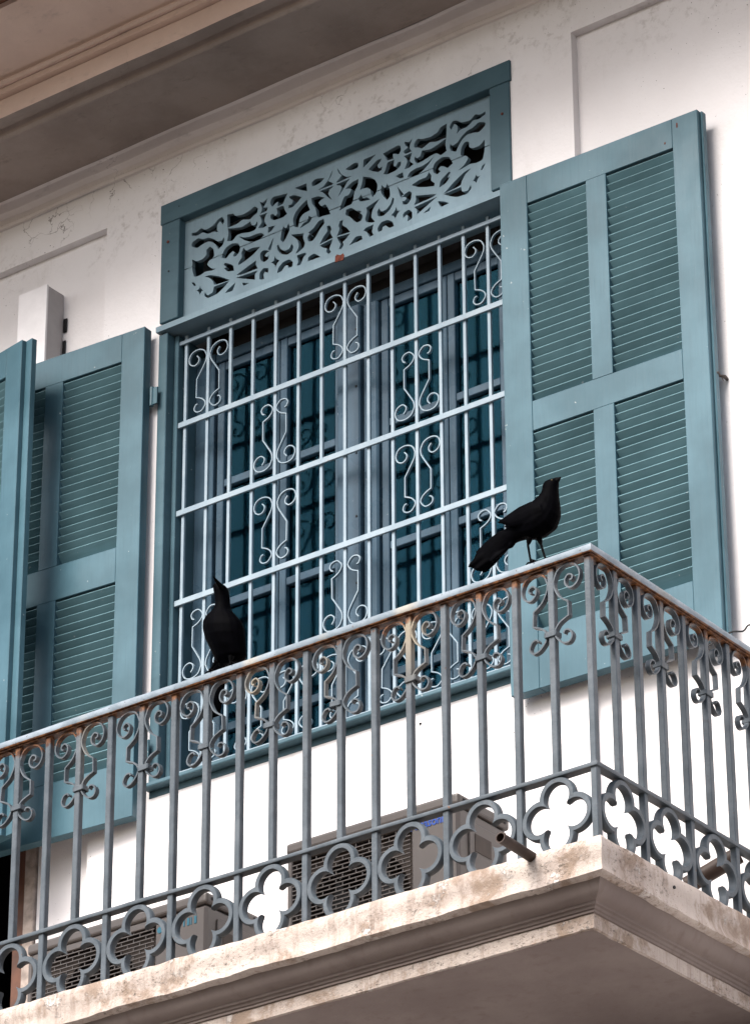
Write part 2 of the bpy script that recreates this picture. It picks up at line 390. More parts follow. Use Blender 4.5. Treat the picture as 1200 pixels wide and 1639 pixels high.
bm = bmesh.new(); lpath(bm, top+fz+[(0.032, ZT-0.134), (0.010, ZT-0.136)], jit=0.005)
put('slab_edge', mesh(bm, smooth=40), M_SLAB, balcony)
z0 = ZT-0.134
mold = [(0.012, z0-0.001), (0.006, z0-0.008), (0.000, z0-0.020), (-0.010, z0-0.034), (-0.026, z0-0.046), (-0.045, z0-0.053), (-0.047, z0-0.060), (-0.056, z0-0.063), (-0.060, z0-0.070), (-0.066, z0-0.073), (-0.067, z0-0.080), (-0.074, z0-0.082)]
bm = bmesh.new(); lpath(bm, mold, jit=0.0015)
put('cove_moulding', mesh(bm, smooth=30), M_UNDER, balcony)
ZU = z0-0.082-0.048
bm = bmesh.new(); lpath(bm, [(-0.074, z0-0.082), (-0.074, z0-0.086), (-0.075, ZU), (-0.086, ZU-0.003)], jit=0.002)
put('fillet', mesh(bm, smooth=30), M_SLAB, balcony)
bm = bmesh.new()
quad((-6,0.084,ZU-0.003),(-0.084,0.084,ZU-0.003),(-0.084,1.3,ZU-0.003),(-6,1.3,ZU-0.003))
put('underside', mesh(bm), M_UNDER, balcony)
put('floor_screed', box_me(-6,-0.9,0.9,1.3,ZT-0.1,ZT+0.002,0), M_SLAB, balcony)

# ------------------------------------------------------------------ railing
S1, S2 = 0.15, 0.1416
rail = thing('balcony_railing', 'grey iron balcony railing with scrolls and quatrefoils, rusty along its handrail', 'railing', (-1.5,0,ZT))
def lsweep(prof, xe=-3.6, ye=1.18):
    """closed profile (d outward, z) swept along the L of the railing, mitred at the corner"""
    bm = bmesh.new(); rows = []
    st = [('f', xe+(0.0-xe)*i/60) for i in range(60)] + [('c', 0)] + [('s', ye*(i+1)/24) for i in range(24)]
    for kind, s in st:
        row = []
        for d, z in prof:
            zz = z+0.0015*math.sin(s*5.3)+0.0012*noise.noise(Vector((s*6, d*20, z*30)))
            if kind == 'f': p = (min(s, d) if d < 0 else s, -d, zz)
            elif kind == 'c': p = (d, -d, zz)
            else: p = (d, max(s, -d), zz)
            row.append(bm.verts.new(p))
        rows.append(row)
    n = len(prof)
    for A, B in zip(rows, rows[1:]):
        for j in range(n): bm.faces.new((A[j], A[(j+1)%n], B[(j+1)%n], B[j]))
    bm.faces.new(rows[0]); bm.faces.new(rows[-1][::-1])
    return mesh(bm, smooth=35)
hp = [(0.027,-0.003),(0.030,0.001),(0.031,0.018),(0.027,0.027),(0.016,0.032),(0,0.034),(-0.016,0.032),(-0.027,0.027),(-0.031,0.018),(-0.030,0.001),(-0.027,-0.003)]
hand = put('handrail', lsweep([(d, HR+z+0.006) for d, z in hp]), M_HAND, rail)
put('handrail_flat', lsweep([(0.02,HR+0.007),(0.02,HR-0.002),(-0.02,HR-0.002),(-0.02,HR+0.007)]), M_HAND, hand)
put('lower_rail', lsweep([(0.019,0.0),(0.020,-0.002),(0.020,-0.012),(0.019,-0.014),(-0.019,-0.014),(-0.020,-0.012),(-0.020,-0.002),(-0.019,0.0)]), M_RAIL, rail)
B = 0.0125
me_post = box_me(-B,B,-B,B,ZT-0.02,HR+0.0,0.0025); me_bal = box_me(-B,B,-B,B,-0.004,HR+0.0,0.0025)
curl = [(.0125,-.052),(.030,-.014),(.068,.000),(.105,-.014),(.121,-.05),(.110,-.082),(.085,-.094),(.064,-.081),(.060,-.058),(.073,-.042),(.089,-.048),(.090,-.061),(.080,-.065)]
down1 = [(.0125,-.052),(.016,-.078),(.036,-.115),(.071,-.141)]
down2 = [(.071,-.141),(.073,-.196)]
down3 = [(.073,-.196),(.036,-.213),(.0175,-.236),(.0155,-.250),(.026,-.272),(.050,-.293),(.075,-.295),(.087,-.275),(.076,-.252),(.058,-.248),(.052,-.258)]
path = catmull(curl,5)[::-1] + catmull(down1,4)[1:] + [Vector(down2[1])] + catmull(down3,4)[1:]
SC = []
for mir in (1,-1):
    bm = bmesh.new(); strip(bm, path, 0.0055, 0.020, mir); SC.append(mesh(bm, smooth=35))
# collar: three-sided strap round the baluster and both scrolls
bm = bmesh.new()
add_box(bm, -0.021, 0.021, -0.0185, -0.0135, -0.258, -0.236, 0.002)
add_box(bm, -0.021, 0.021, 0.0135, 0.0185, -0.258, -0.236, 0.002)
add_box(bm, -0.0245, -0.0195, -0.0185, 0.0185, -0.257, -0.237, 0.002)
add_box(bm, 0.0195, 0.0245, -0.0185, 0.0185, -0.257, -0.237, 0.002)
me_collar = mesh(bm)
# quatrefoil ring
def quatrefoil(d=0.0685, ri=0.04865, ro=0.0712, dep=0.030, n=22):
    def pts(r):
        out = []
        dd = d
        t = (2*dd+math.sqrt(max(0.0, 4*dd*dd-8*(dd*dd-r*r))))/4      # where the lobe meets the diagonal
        a = math.atan2(t, t-dd)
        for q in range(4):
            for k in range(n):
                th = -a+2*a*k/(n-1)
                x, z = dd+r*math.cos(th), r*math.sin(th)
                c, s = math.cos(q*math.pi/2), math.sin(q*math.pi/2)
                out.append((x*c-z*s, x*s+z*c))
        return out
    I, O = pts(ri), pts(ro); mid = [((a[0]+b[0])/2, (a[1]+b[1])/2) for a, b in zip(I, O)]
    bm = bmesh.new(); h = dep/2; rows = []
    def lerp(a, b, t): return (a[0]+(b[0]-a[0])*t, a[1]+(b[1]-a[1])*t)
    for t, y in ((0.0,-h*0.6),(0.16,-h),(0.84,-h),(1.0,-h*0.6),(1.0,h*0.6),(0.84,h),(0.16,h),(0.0,h*0.6)):
        rows.append([bm.verts.new((lerp(i,o,t)[0], y, lerp(i,o,t)[1])) for i, o in zip(I, O)])
    N = len(I)
    for A, Bq in zip(rows, rows[1:]+rows[:1]):
        for j in range(N): bm.faces.new((A[j], A[(j+1)%N], Bq[(j+1)%N], Bq[j]))
    bmesh.ops.remove_doubles(bm, verts=bm.verts, dist=1e-5)
    return mesh(bm, smooth=40)
me_quat = quatrefoil()
def wob(a): return random.uniform(-a, a)
for k in range(0, 20):
    x = -k*S1
    if k % 2 == 0: put('post', me_post, M_RAIL, rail, (x,0,0), (0,0,wob(.03)))
    else:
        b = put('baluster', me_bal, M_RAIL, rail, (x+wob(.001),0,0), (0,0,wob(.04)))
        for me_s in SC: put('scroll', me_s, M_RAIL, rail, (x+wob(.0015),wob(.001),HR-0.004+wob(.003)), (wob(.02),wob(.03),wob(.03)))
        put('collar', me_collar, M_RAIL, rail, (x,0,HR-0.002+wob(.004)), (0,wob(.06),0))
        put('quatrefoil', me_quat, M_RAIL, rail, (x,0.0,-0.0145-0.139), (0,wob(.02),wob(.02)))
for j in range(1, 9):
    y = j*S2
    if j % 2 == 0: put('post', me_post, M_RAIL, rail, (0,y,0), (0,0,wob(.03)))
    else:
        put('baluster', me_bal, M_RAIL, rail, (0,y,0), (0,0,wob(.04)))
        for me_s in SC: put('scroll', me_s, M_RAIL, rail, (wob(.001),y,HR-0.004+wob(.003)), (0,wob(.02),math.pi/2+wob(.03)), (0.95,1,1))
        put('collar', me_collar, M_RAIL, rail, (0,y,HR-0.002+wob(.004)), (0,0,math.pi/2))
        put('quatrefoil', me_quat, M_RAIL, rail, (0,y,-0.0145-0.139), (0,0,math.pi/2+wob(.02)), (0.942,1,1))

# ------------------------------------------------------------------ window: frame, fretwork, casements
win = thing('window', 'tall window with grey teal frame and carved fretwork transom behind the bars', 'window', (-1.97,1.2,FZ0))
YF = 1.128
def part(name, b, mat, par, bev=0.003): return put(name, box_me(*b, bev), mat, par)
part('head', (FX0,FX1,YF,1.30,3.738,FZ1), M_FRAME, win)
jl = part('jamb', (FX0+0.006,FX0+0.106,YF+0.002,1.30,3.245,3.737), M_FRAME, win)
jr = part('jamb', (FX1-0.106,FX1-0.006,YF+0.002,1.30,3.245,3.737), M_FRAME, win)
part('jamb', (FX0+0.004,FX0+0.052,YF+0.004,1.40,FZ0+0.05,3.19), M_FRAME, win)
part('jamb', (FX1-0.052,FX1-0.004,YF+0.004,1.40,FZ0+0.05,3.19), M_FRAME, win)
part('inner_jamb', (FX0+0.053,FX0+0.075,YF+0.05,1.40,FZ0+0.05,3.19), M_FRAME, win)
part('inner_jamb', (FX1-0.075,FX1-0.053,YF+0.05,1.40,FZ0+0.05,3.19), M_FRAME, win)
bm = bmesh.new()   # transom bar with a weathered sloping top
tb = [(1.116,3.197),(1.114,3.222),(1.158,3.256),(1.30,3.256),(1.30,3.197)]
L = [bm.verts.new((FX0+0.001,y,z)) for y, z in tb]; Q = [bm.verts.new((FX1-0.001,y,z)) for y, z in tb]
for i in range(5): bm.faces.new((L[i],L[(i+1)%5],Q[(i+1)%5],Q[i]))
bm.faces.new(L); bm.faces.new(Q[::-1])
tbar = put('transom_bar', mesh(bm), M_FRET, win)
bm = bmesh.new(); p = at(543, 412, 'y', 1.115)
pr_ = [(-.022,-.016),(.02,-.02),(.026,.0),(.02,.012),(.006,.008),(-.012,.018),(-.02,.012)]
vv = [bm.verts.new((p.x+a, 1.1135-0.25*0, p.z+b)) for a, b in pr_]; bm.faces.new(vv)
r = bmesh.ops.extrude_face_region(bm, geom=bm.faces[:]); bmesh.ops.translate(bm, verts=[e for e in r['geom'] if isinstance(e, bmesh.types.BMVert)], vec=(0,0.004,0))
put('bare_wood_chip', mesh(bm), M_RUSTW, tbar)
bm = bmesh.new(); tb = [(1.090,FZ0+0.030),(1.088,FZ0+0.034),(1.088,FZ0+0.046),(1.42,FZ0+0.053),(1.42,FZ0+0.030)]
L = [bm.verts.new((FX0+0.004,y,z)) for y, z in tb]; Q = [bm.verts.new((FX1-0.004,y,z)) for y, z in tb]
for i in range(5): bm.faces.new((L[i],L[(i+1)%5],Q[(i+1)%5],Q[i]))
bm.faces.new(L); bm.faces.new(Q[::-1])
put('sill', mesh(bm), M_FRAME, win)
part('apron', (FX0+0.006,FX1-0.006,1.137,1.42,FZ0+0.001,FZ0+0.029), M_FRAME, win, 0.001)
part('head_shade_board', (FX0+0.076,FX1-0.076,1.345,1.44,3.119,3.196), M_DARK, win)  # dark board added for the deep shadow in the gap above the glazing
# carved transom boards: hole outlines of the left half, mirrored
ZS = 260/1200
holes = [
 [(35,950),(38,930),(70,925),(100,895),(132,910),(185,878),(215,838),(245,818),(262,845),(250,872),(232,848),(213,872),(209,905),(218,926),(190,918),(150,937),(110,925),(78,948)],
 [(35,1030),(38,1005),(80,972),(112,980),(152,968),(192,980),(212,996),(245,990),(256,966),(262,985),(250,1020),(220,1048),(204,1020),(180,1000),(150,994),(110,1015),(75,1042)],
 [(297,798),(340,788),(352,806),(400,800),(452,770),(485,740),(508,752),(505,785),(480,802),(455,832),(405,830),(365,862),(300,888)],
 [(302,900),(345,897),(398,890),(440,862),(456,850),(466,880),(490,876),(502,850),(506,872),(490,910),(450,926),(402,932),(362,946),(335,985),(297,986),(306,940)],
 [(380,958),(420,966),(460,960),(500,940),(540,934),(556,950),(540,966),(500,990),(460,996),(420,984)],
 [(530,703),(550,712),(582,683),(575,715),(556,742),(586,742),(580,768),(534,788),(550,750)],
 [(530,806),(584,786),(570,810),(560,842),(580,876),(550,892),(520,892),(548,850)],
 [(613,690),(630,668),(680,655),(730,643),(712,680),(700,715),(660,735),(664,700),(645,714),(625,736),(611,720)],
 [(655,752),(700,732),(712,770),(726,790),(700,815),(640,836),(611,826),(611,800),(630,790),(646,806),(660,790)],
 [(595,890),(642,878),(612,920),(590,932)],
 [(790,600),(872,568),(876,622),(840,616)],
 [(748,666),(780,654),(834,668),(810,700),(770,740),(744,746),(744,724),(765,720),(776,690),(754,682)],
 [(875,694),(880,730),(896,766),(850,790),(826,820),(818,862),(813,885),(785,880),(777,830),(795,780),(830,735)],
 [(890,808),(911,820),(900,850),(870,870),(828,896),(850,860),(880,845)],
 [(914,560),(940,534),(1002,528),(975,560),(940,580),(918,586)],
 [(1066,468),(1056,512),(1034,548),(1070,564),(1064,574),(960,612),(1000,588),(1036,540),(1052,500)],
 [(975,624),(1070,586),(1060,602),(1045,612),(1032,642),(1060,684),(1030,664),(1000,634)],
 [(915,680),(960,665),(1006,675),(980,692),(962,712),(982,736),(1012,720),(1030,750),(1046,790),(1000,800),(960,815),(950,790),(945,750),(920,720)],
 [(38,1130),(70,1144),(110,1126),(136,1098),(135,1062),(160,1040),(184,1058),(190,1108),(152,1140),(140,1166),(165,1190),(205,1194),(170,1206),(130,1212),(90,1240),(50,1252),(38,1200)],
 [(252,1112),(275,1050),(320,1014),(366,1012),(381,1040),(376,1072),(350,1105),(330,1100),(345,1076),(330,1066),(305,1090),(285,1118)],
 [(264,1166),(276,1154),(330,1170),(336,1210),(290,1216),(268,1192),(284,1186)],
 [(412,1046),(430,1066),(470,1046),(526,1038),(480,1090),(430,1130),(378,1166),(374,1150),(400,1112),(396,1080)],
 [(590,1052),(631,965),(621,1010),(610,1056)],
 [(534,1086),(555,1062),(606,1066),(582,1078),(566,1100),(580,1110),(596,1096),(590,1126),(560,1146),(537,1130)],
 [(615,1150),(634,1138),(640,1106),(650,1126),(673,1136),(656,1156),(646,1182),(635,1160)],
 [(684,985),(690,930),(705,884),(720,905),(741,864),(749,905),(726,960),(705,996)],
 [(659,1030),(670,1018),(682,1050),(710,1064),(745,1050),(760,1014),(773,1030),(766,1066),(730,1091),(690,1086),(664,1060)],
 [(764,950),(852,939),(846,970),(861,1010),(850,1040),(810,1074),(794,1080),(820,1030),(810,985)],
 [(804,1100),(860,1080),(871,1090),(850,1112),(830,1166),(804,1171),(816,1140)],
 [(892,928),(930,895),(960,850),(996,834),(1002,865),(970,905),(940,960),(920,986),(890,992),(884,960),(902,938),(916,955)],
 [(884,1140),(890,1110),(930,1084),(974,1110),(940,1120),(920,1130)],
 [(660,1226),(670,1190),(700,1150),(745,1129),(771,1150),(766,1180),(740,1191),(735,1170),(715,1176),(690,1215)],
 [(529,1276),(530,1230),(555,1194),(591,1194),(588,1226),(566,1220),(556,1240),(561,1270)],
 [(365,1238),(500,1138),(496,1170),(511,1194),(390,1240)],
 [(360,1264),(511,1212),(491,1240),(491,1276),(440,1271)],
 [(400,1300),(447,1304),(408,1323)],
 [(274,1376),(300,1345),(347,1303),(336,1340),(326,1360)],
 [(128,1256),(165,1244),(230,1254),(302,1280),(192,1316),(186,1290),(165,1266)],
 [(190,1332),(300,1290),(260,1336),(215,1380),(150,1411),(124,1396),(129,1368),(146,1394),(184,1370)],
 [(64,1356),(80,1350),(90,1328),(96,1346),(110,1356),(98,1364),(86,1387),(80,1366)],
 [(27,1300),(45,1298),(57,1320),(45,1327)],
 [(975,1010),(1000,960),(1030,920),(1024,886),(1046,880),(1056,905),(1046,930),(1066,965)],
 [(975,1027),(1066,980),(1056,1010),(1040,1050),(1053,1070),(1036,1086),(1019,1070),(1026,1046),(1000,1041)],
]
XC, YP, YT = -1.976, 1.180, 1.165
PX0, PX1, PZ0, PZ1 = FX0+0.104, FX1-0.104, 3.245, 3.745
cu = bpy.data.curves.new('fret', 'CURVE'); cu.dimensions = '2D'; cu.fill_mode = 'BOTH'; cu.extrude = 0.010
def spline(pts):
    s = cu.splines.new('POLY'); s.points.add(len(pts)-1); s.use_cyclic_u = True
    for q, (x, z) in zip(s.points, pts): q.co = (x, z, 0, 1)
spline([(PX0,PZ0),(PX1,PZ0),(PX1,PZ1),(PX0,PZ1)])
def smooth_closed(P):
    """round the soft corners, keep the sharp ones"""
    n = len(P); out = []
    for i in range(n):
        a, b, c = Vector(P[i-1]), Vector(P[i]), Vector(P[(i+1)%n])
        u, v2 = (a-b), (c-b)
        ang = u.angle(v2) if u.length > 1e-9 and v2.length > 1e-9 else 3.14
        if ang < 1.75: out.append(b); continue
        f = 0.27
        p0, p2 = b+u*f, b+v2*f
        for t in (0, 0.33, 0.67, 1): out.append((1-t)**2*p0+2*t*(1-t)*b+t*t*p2)
    return [(q.x, q.y) for q in out]
for h in holes:
    P = []
    for a, b in h:
        q = at(300+a*ZS, 170+b*ZS, 'y', YT); P.append((q.x, q.z))
    cxh = sum(q[0] for q in P)/len(P); czh = sum(q[1] for q in P)/len(P)
    P = smooth_closed([(cxh+(x-cxh)*1.075, czh+(z-czh)*1.075) for x, z in P])
    spline(P); spline([(2*XC-x, z) for x, z in P])
co = bpy.data.objects.new('fret_tmp', cu); C.objects.link(co)
dg = bpy.context.evaluated_depsgraph_get()
fm = bpy.data.meshes.new_from_object(co.evaluated_get(dg))
bpy.data.objects.remove(co)
fm.transform(Matrix(((1,0,0,0),(0,0,-1,YP),(0,1,0,0),(0,0,0,1))))
ZSEAM = 3.497
for sgn in (1, -1):
    bm = bmesh.new(); bm.from_mesh(fm)
    bmesh.ops.bisect_plane(bm, geom=bm.verts[:]+bm.edges[:]+bm.faces[:], plane_co=(0,0,ZSEAM+0.0019*sgn), plane_no=(0,0,-sgn), clear_outer=True)
    me = bpy.data.meshes.new('board'); bm.to_mesh(me); bm.free()
    put('fretwork_board', me, M_FRET, win)
bm = bmesh.new()
def add_quad(bm, *p): bm.faces.new([bm.verts.new(q) for q in p])
part('transom_dark_sheet', (FX0+0.06,FX1-0.06,1.42,1.43,3.19,3.78), M_DARK, win, 0)  # added dark sheet, gives the fretwork holes the blackness of an unlit room
# casements, read on the plane of the glass
YG = 1.335
part('side_board', (FX0+0.076,-2.715,1.30,1.345,1.10,3.119), M_CASE, win)
part('side_board', (-1.215,FX1-0.076,1.30,1.345,1.10,3.119), M_CASE, win)
part('glazing_head', (-2.714,-1.216,1.305,1.37,3.072,3.118), M_CASE, win)
part('glazing_sill', (-2.714,-1.216,1.295,1.37,1.10,1.15), M_CASE, win)
part('mullion', (-2.045,-1.928,1.272,1.37,1.151,3.071), M_CASE, win, 0.006)
part('mullion', (-1.924,-1.850,1.290,1.37,1.151,3.071), M_CASE, win, 0.008)
for z in (1.5,1.78,2.08,2.37,2.68,2.95):
    p = put('screw', box_me(-0.004,0.004,-0.002,0.002,-0.004,0.004,0.001), M_BLACK, win, (-1.944,1.2705,z))
for x0, x1 in ((-2.705,-2.375),(-2.371,-2.048),(-1.847,-1.515),(-1.511,-1.222)):
    cs = thing('casement', '', 'x', ((x0+x1)/2, YG, 1.151)); del cs['label']; del cs['category']
    wl = cs.location.copy(); cs.parent = win; cs.location = wl-win.location
    def cpart(n, b, mt, bev=0.003): return put(n, box_me(b[0]-wl.x,b[1]-wl.x,b[2]-wl.y,b[3]-wl.y,b[4]-wl.z,b[5]-wl.z,bev), mt, cs, (0,0,0), local=True)
    s = 0.036
    cpart('stile', (x0,x0+s,1.312,1.352,1.152,3.070), M_CASE); cpart('stile', (x1-s,x1,1.312,1.352,1.152,3.070), M_CASE)
    zz = [1.152, 1.36, 1.925, 2.487, 3.070]
    for q, z in enumerate(zz):
        a, b = (z, z+0.05) if q == 0 else (z-0.04, z) if q == 4 else (z-0.018, z+0.018)
        cpart('glazing_bar' if 0 < q < 4 else 'rail', (x0+s,x1-s,1.315,1.349,a,b), M_CASE)
    for a, b in zip(zz, zz[1:]):
        cpart('pane', (x0+s-0.004,x1-s+0.004,YG-0.0015,YG+0.0015,a+0.01,b-0.01), M_GLASS, 0)
# louvred blinds inside the room
bm = bmesh.new()
for k in range(52):
    z = 1.2+k*0.036
    for a, b in ((-2.70,-2.06),(-1.84,-1.23)):
        v = add_box(bm, a, b, -0.018, 0.018, -0.002, 0.002)
        bmesh.ops.rotate(bm, verts=v, cent=(0,0,0), matrix=Matrix.Rotation(R(52), 3, 'X')); bmesh.ops.translate(bm, verts=v, vec=(0,1.385,z))
bl = put('inner_blind', mesh(bm), M_BLIND, win); bl['kind'] = 'stuff'

# ------------------------------------------------------------------ iron grille in front of the window
GX, GD, YGR = -2.78874, 0.120162, 1.20
HZ = [3.150, 2.752, 2.334, 1.917, 1.499, 1.146]
gr = thing('window_grille', 'pale blue grey iron bar grille with wire scrolls fixed across the window', 'grille', (-1.95,YGR,HZ[-1]))
me_bar = box_me(-0.0075,0.0075,-0.0065,0.0065,HZ[-1],3.186,0.0012)
for k in range(15): put('bar', me_bar, M_GRILLE, gr, (GX+k*GD,YGR+0.004,0))
for i, z in enumerate(HZ):
    hw = 0.0130 if i not in (0,5) else 0.009
    put('crossbar', box_me(GX-0.034,GX+14*GD+0.034,YGR-0.014,YGR-0.0035,z-hw,z+hw,0.0015), M_GRILLE, gr)
gcurl = [(.0135,.299),(.028,.328),(.060,.341),(.094,.333),(.108,.305),(.099,.279),(.075,.269),(.057,.280),(.054,.297),(.066,.313)]
g1 = [(.0135,.299),(.018,.272),(.044,.228),(.063,.198)]; g3 = [(.063,.111),(.036,.099),(.018,.082),(.0135,.062),(.034,.039),(.060,.041),(.072,.056),(.066,.074),(.055,.078)]
gp = catmull(gcurl,5)[::-1] + catmull(g1,4)[1:] + [Vector((.063,.111))] + catmull(g3,4)[1:]
GS = {}
for flip in (0,1):
    for mir in (1,-1):
        bm = bmesh.new(); strip(bm, [(p[0], (0.400-p[1]) if flip else p[1]) for p in gp], 0.0045, 0.011, mir); GS[flip,mir] = mesh(bm, smooth=35)
for row, bars, flip, dz in ((1,(1,7,13),0,0.004),(2,(4,10),1,0.0),(3,(4,10),0,0.012),(4,(1,7,13),1,0.0),(5,(1,3,5,7,9,11,13),0,-0.006)):
    for b in bars:
        for mir in (1,-1):
            put('scroll', GS[flip,mir], M_GRILLE, gr, (GX+b*GD+wob(.0015),YGR+0.004,HZ[row]+dz+wob(.004)), (0,wob(.02),0), (1,1,0.92 if row == 5 else 1))

# ------------------------------------------------------------------ louvred shutters
def shutter(label, loc, rz, xcuts, H, zr, tongue=0.0):
    """xcuts: stile / panel / stile / panel / stile along the leaf; zr: heights of the rails' edges"""
    sh = thing('louvred_shutter', label, 'shutter', loc, rz, 'louvred shutters')
    T = 0.05
    xa = sorted(xcuts)
    for i in (0,2,4):
        if i == 2:
            put('stile', box_me(xa[2],xa[3],0.0,T,zr[0],zr[1],0.0015), M_TEAL, sh, local=True)
            put('stile', box_me(xa[2],xa[3],0.0,T,zr[2],zr[3],0.0015), M_TEAL, sh, local=True)
        else: put('stile', box_me(xa[i],xa[i+1],0.0,T,0,H,0.002), M_TEAL, sh, local=True)
    for a, b in ((0,zr[0]),(zr[1],zr[2]),(zr[3],H)):
        put('rail', box_me(xa[1]+0.0006,xa[4]-0.0006,0.0006,T-0.0006,a,b,0.0015), M_TEAL, sh, local=True)
    pitch = 0.0388
    for a, b in ((xa[1],xa[2]),(xa[3],xa[4])):
        bm = bmesh.new()
        v = add_box(bm, a-0.001, b+0.001, -0.0275, 0.0275, -0.0035, 0.0035)
        bmesh.ops.rotate(bm, verts=v, cent=(0,0,0), matrix=Matrix.Rotation(R(-47), 3, 'X'))
        bmesh.ops.bevel(bm, geom=bm.edges[:], offset=0.0012, segments=1, affect='EDGES'); me = mesh(bm)
        for z0, z1 in ((zr[0],zr[1]),(zr[2],zr[3])):
            n = int((z1-z0)/pitch)
            for k in range(n+1):
                z = z1-0.030-k*pitch
                if z-0.006 < z0: break
                put('slat', me, M_SLAT, sh, (0,0.0265+wob(.0006),z+wob(.0008)), (wob(.045),wob(.0022),0), local=True)
    if tongue:
        put('rebate', box_me(xa[5]+0.0005,xa[5]+tongue,0.022,T,0,H,0.002), M_TEAL, sh, local=True)
    # two strap hinges on the hinge stile
    hx = 0 if xcuts[0] == 0 else None
    return sh
pr0 = [0.243, 1.093, 1.223, 2.123]
sR = shutter('large louvred teal shutter folded back on the right of the barred window', (-1.066,1.06,0.947), R(1.2),
        [0,0.128,0.404,0.497,0.806,0.922], 2.256, pr0, tongue=0.010)
sA = shutter('shaded louvred teal shutter hinged on the left side of the barred window', (-2.905,1.062,0.955), R(4.3),
        [0,-0.118,-0.424,-0.518,-0.822,-0.940], 2.256, [0.243,1.075,1.235,2.120])
sB = shutter('louvred teal shutter cut off by the left picture edge, nearest the door', (-3.366,0.804,0.905), R(-10),
        [0,-0.105,-0.41,-0.505,-0.81,-0.925], 2.285, [0.243,1.085,1.235,2.145], tongue=0.040)
me_h = None
for sh, xs_ in ((sR,-1), (sA,1)):
    for z in (0.30, 1.93):
        bm = bmesh.new(); tube(bm, [(0,0,-0.045),(0,0,0.045)], 0.010, 10); add_box(bm, -0.004, 0.03, -0.004, 0.004, -0.04, 0.04, 0.001)
        put('hinge', mesh(bm), M_TEAL, sh, (0.012*xs_, 0.045, z), local=True)

for px, py, w_, h_ in ((1082,200,0.007,0.022),(1063,229,0.006,0.010)):
    p = at(px, py, 'y', 1.075); q = p-sR.location
    put('rust_spot', box_me(-w_/2,w_/2,-0.0006,0.001,-h_/2,h_/2,0.0004), M_RUSTW, sR, (q.x, 0.0, q.z), local=True)
for px, py, r_ in ((269,387,0.007),(270,434,0.004),(287,330,0.003),(803,182,0.006),(783,152,0.003)):
    p = at(px, py, 'y', YF); bm = bmesh.new(); tube(bm, [(0,-0.001,0),(0,0.004,0)], r_, 10)
    put('nail_head', mesh(bm), M_RUSTW if r_ > 0.0045 else M_BLACK, win, (p.x, YF, p.z))
for px, py in ((1079,1420),):
    p = at(px, py, 'x', 0.043); bm = bmesh.new(); tube(bm, [(-0.006,0,0),(0.001,0,0)], 0.006, 10)
    put('weep_hole', mesh(bm), M_BLACK, balcony, (0.043, p.y, p.z))
p = at(672,1160,'y',YS); bm = bmesh.new(); tube(bm, [(0,0.004,-0.006),(0.003,-0.003,0.007)], [0.003,0.005], 8)
put('plaster_pit', mesh(bm), M_BLACK, house, (p.x, YS, p.z))
# ------------------------------------------------------------------ balcony door opening at the far left
door = thing('door_frame', 'orange brown wooden door frame of the dark opening left of the window', 'door frame', (DX1,1.3,ZT))
part('jamb', (DX1-0.135,DX1-0.06,1.19,1.30,ZT,DZ1), M_WOOD, door)
part('weathered_board', (DX1-0.06,DX1-0.004,1.165,1.22,ZT,DZ1-0.7), M_GREYW, door)
part('jamb', (DX0+0.004,DX0+0.09,1.19,1.30,ZT,DZ1), M_WOOD, door)
part('lintel', (DX0+0.09,DX1-0.135,1.19,1.30,DZ1-0.09,DZ1-0.002), M_WOOD, door)
part('panel', (DX0+0.09,DX1-0.33,1.24,1.28,ZT,DZ1-0.6), M_BLACK, door)

# ------------------------------------------------------------------ small things on the wall
b0 = at(32,467,'y',1.06); b1 = at(77,455,'y',1.06)
wb = thing('wall_box', 'white painted board box standing off the wall above the left shutters', 'box', (b1.x-0.08,1.12,2.6))
put('front_board', box_me(b0.x,b1.x,1.056,1.068,2.6,b1.z,0.001), M_WHITEB, wb)
put('side_board', box_me(b1.x-0.016,b1.x-0.004,1.0685,1.172,2.6,b1.z-0.002,0.001), mat_plain('shaded_board_paint',(0.40,0.38,0.38),0.7,0.2,0.05), wb)  # same white box; shade on its turned side is painted as grey
for (z0_, z1_, d) in ((3.43,3.50,0.018),(3.30,3.39,0.014),(3.02,3.14,0.012)):
    put('ragged_gap', box_me(b1.x-0.004, b1.x+d, 1.171, 1.1785, z0_, z1_, 0.003), M_BLACK, wb)
pp = at(1163,608,'y',YB)
bm = bmesh.new(); tube(bm, [(pp.x,YB+0.01,pp.z),(pp.x+.002,YB-0.02,pp.z+.004),(pp.x-.006,YB-0.04,pp.z+.002),(pp.x-.004,YB-0.058,pp.z+.006),(pp.x-.012,YB-0.075,pp.z-.002)], [.006,.0075,.005,.006,.003], 8)
tube(bm, [(pp.x-.004,YB-0.03,pp.z+.004),(pp.x+.003,YB-0.034,pp.z-.02)], [.004,.002], 6)
pe = put('wall_peg', mesh(bm, smooth=60), mat_plain('rusty_iron',(0.07,0.055,0.05),0.7,0.3,0.5,60)); tag(pe, 'small rusty iron peg sticking out of white wall beside right shutter', 'peg')
h0, h1 = at(1166,1013,'y',0.95), at(1192,1009,'y',0.95)
bm = bmesh.new(); tube(bm, catmull([(h0.x-0.10,0.95,h0.z-0.03),tuple(h0),(h1.x-.01,0.95,h1.z),(h1.x+.012,0.95,h1.z+.016),(h1.x+.04,0.95,h1.z+.012)],4), 0.0035, 6)
wr = thing('plant_wire', 'thin black wire with green sprig beyond the right end of the handrail', 'wire', tuple(h1))
put('wire', mesh(bm, smooth=60), M_BLACK, wr)
bm = bmesh.new()
for k in range(14):
    c = Vector((h1.x+0.045+wob(.02), 0.95+wob(.02), h1.z+0.004+wob(.03))); u = Vector((wob(1),wob(1),wob(1))).normalized()*0.014; v_ = u.orthogonal().normalized()*0.006
    bm.faces.new([bm.verts.new(c+q) for q in (-u, v_, u, -v_)])
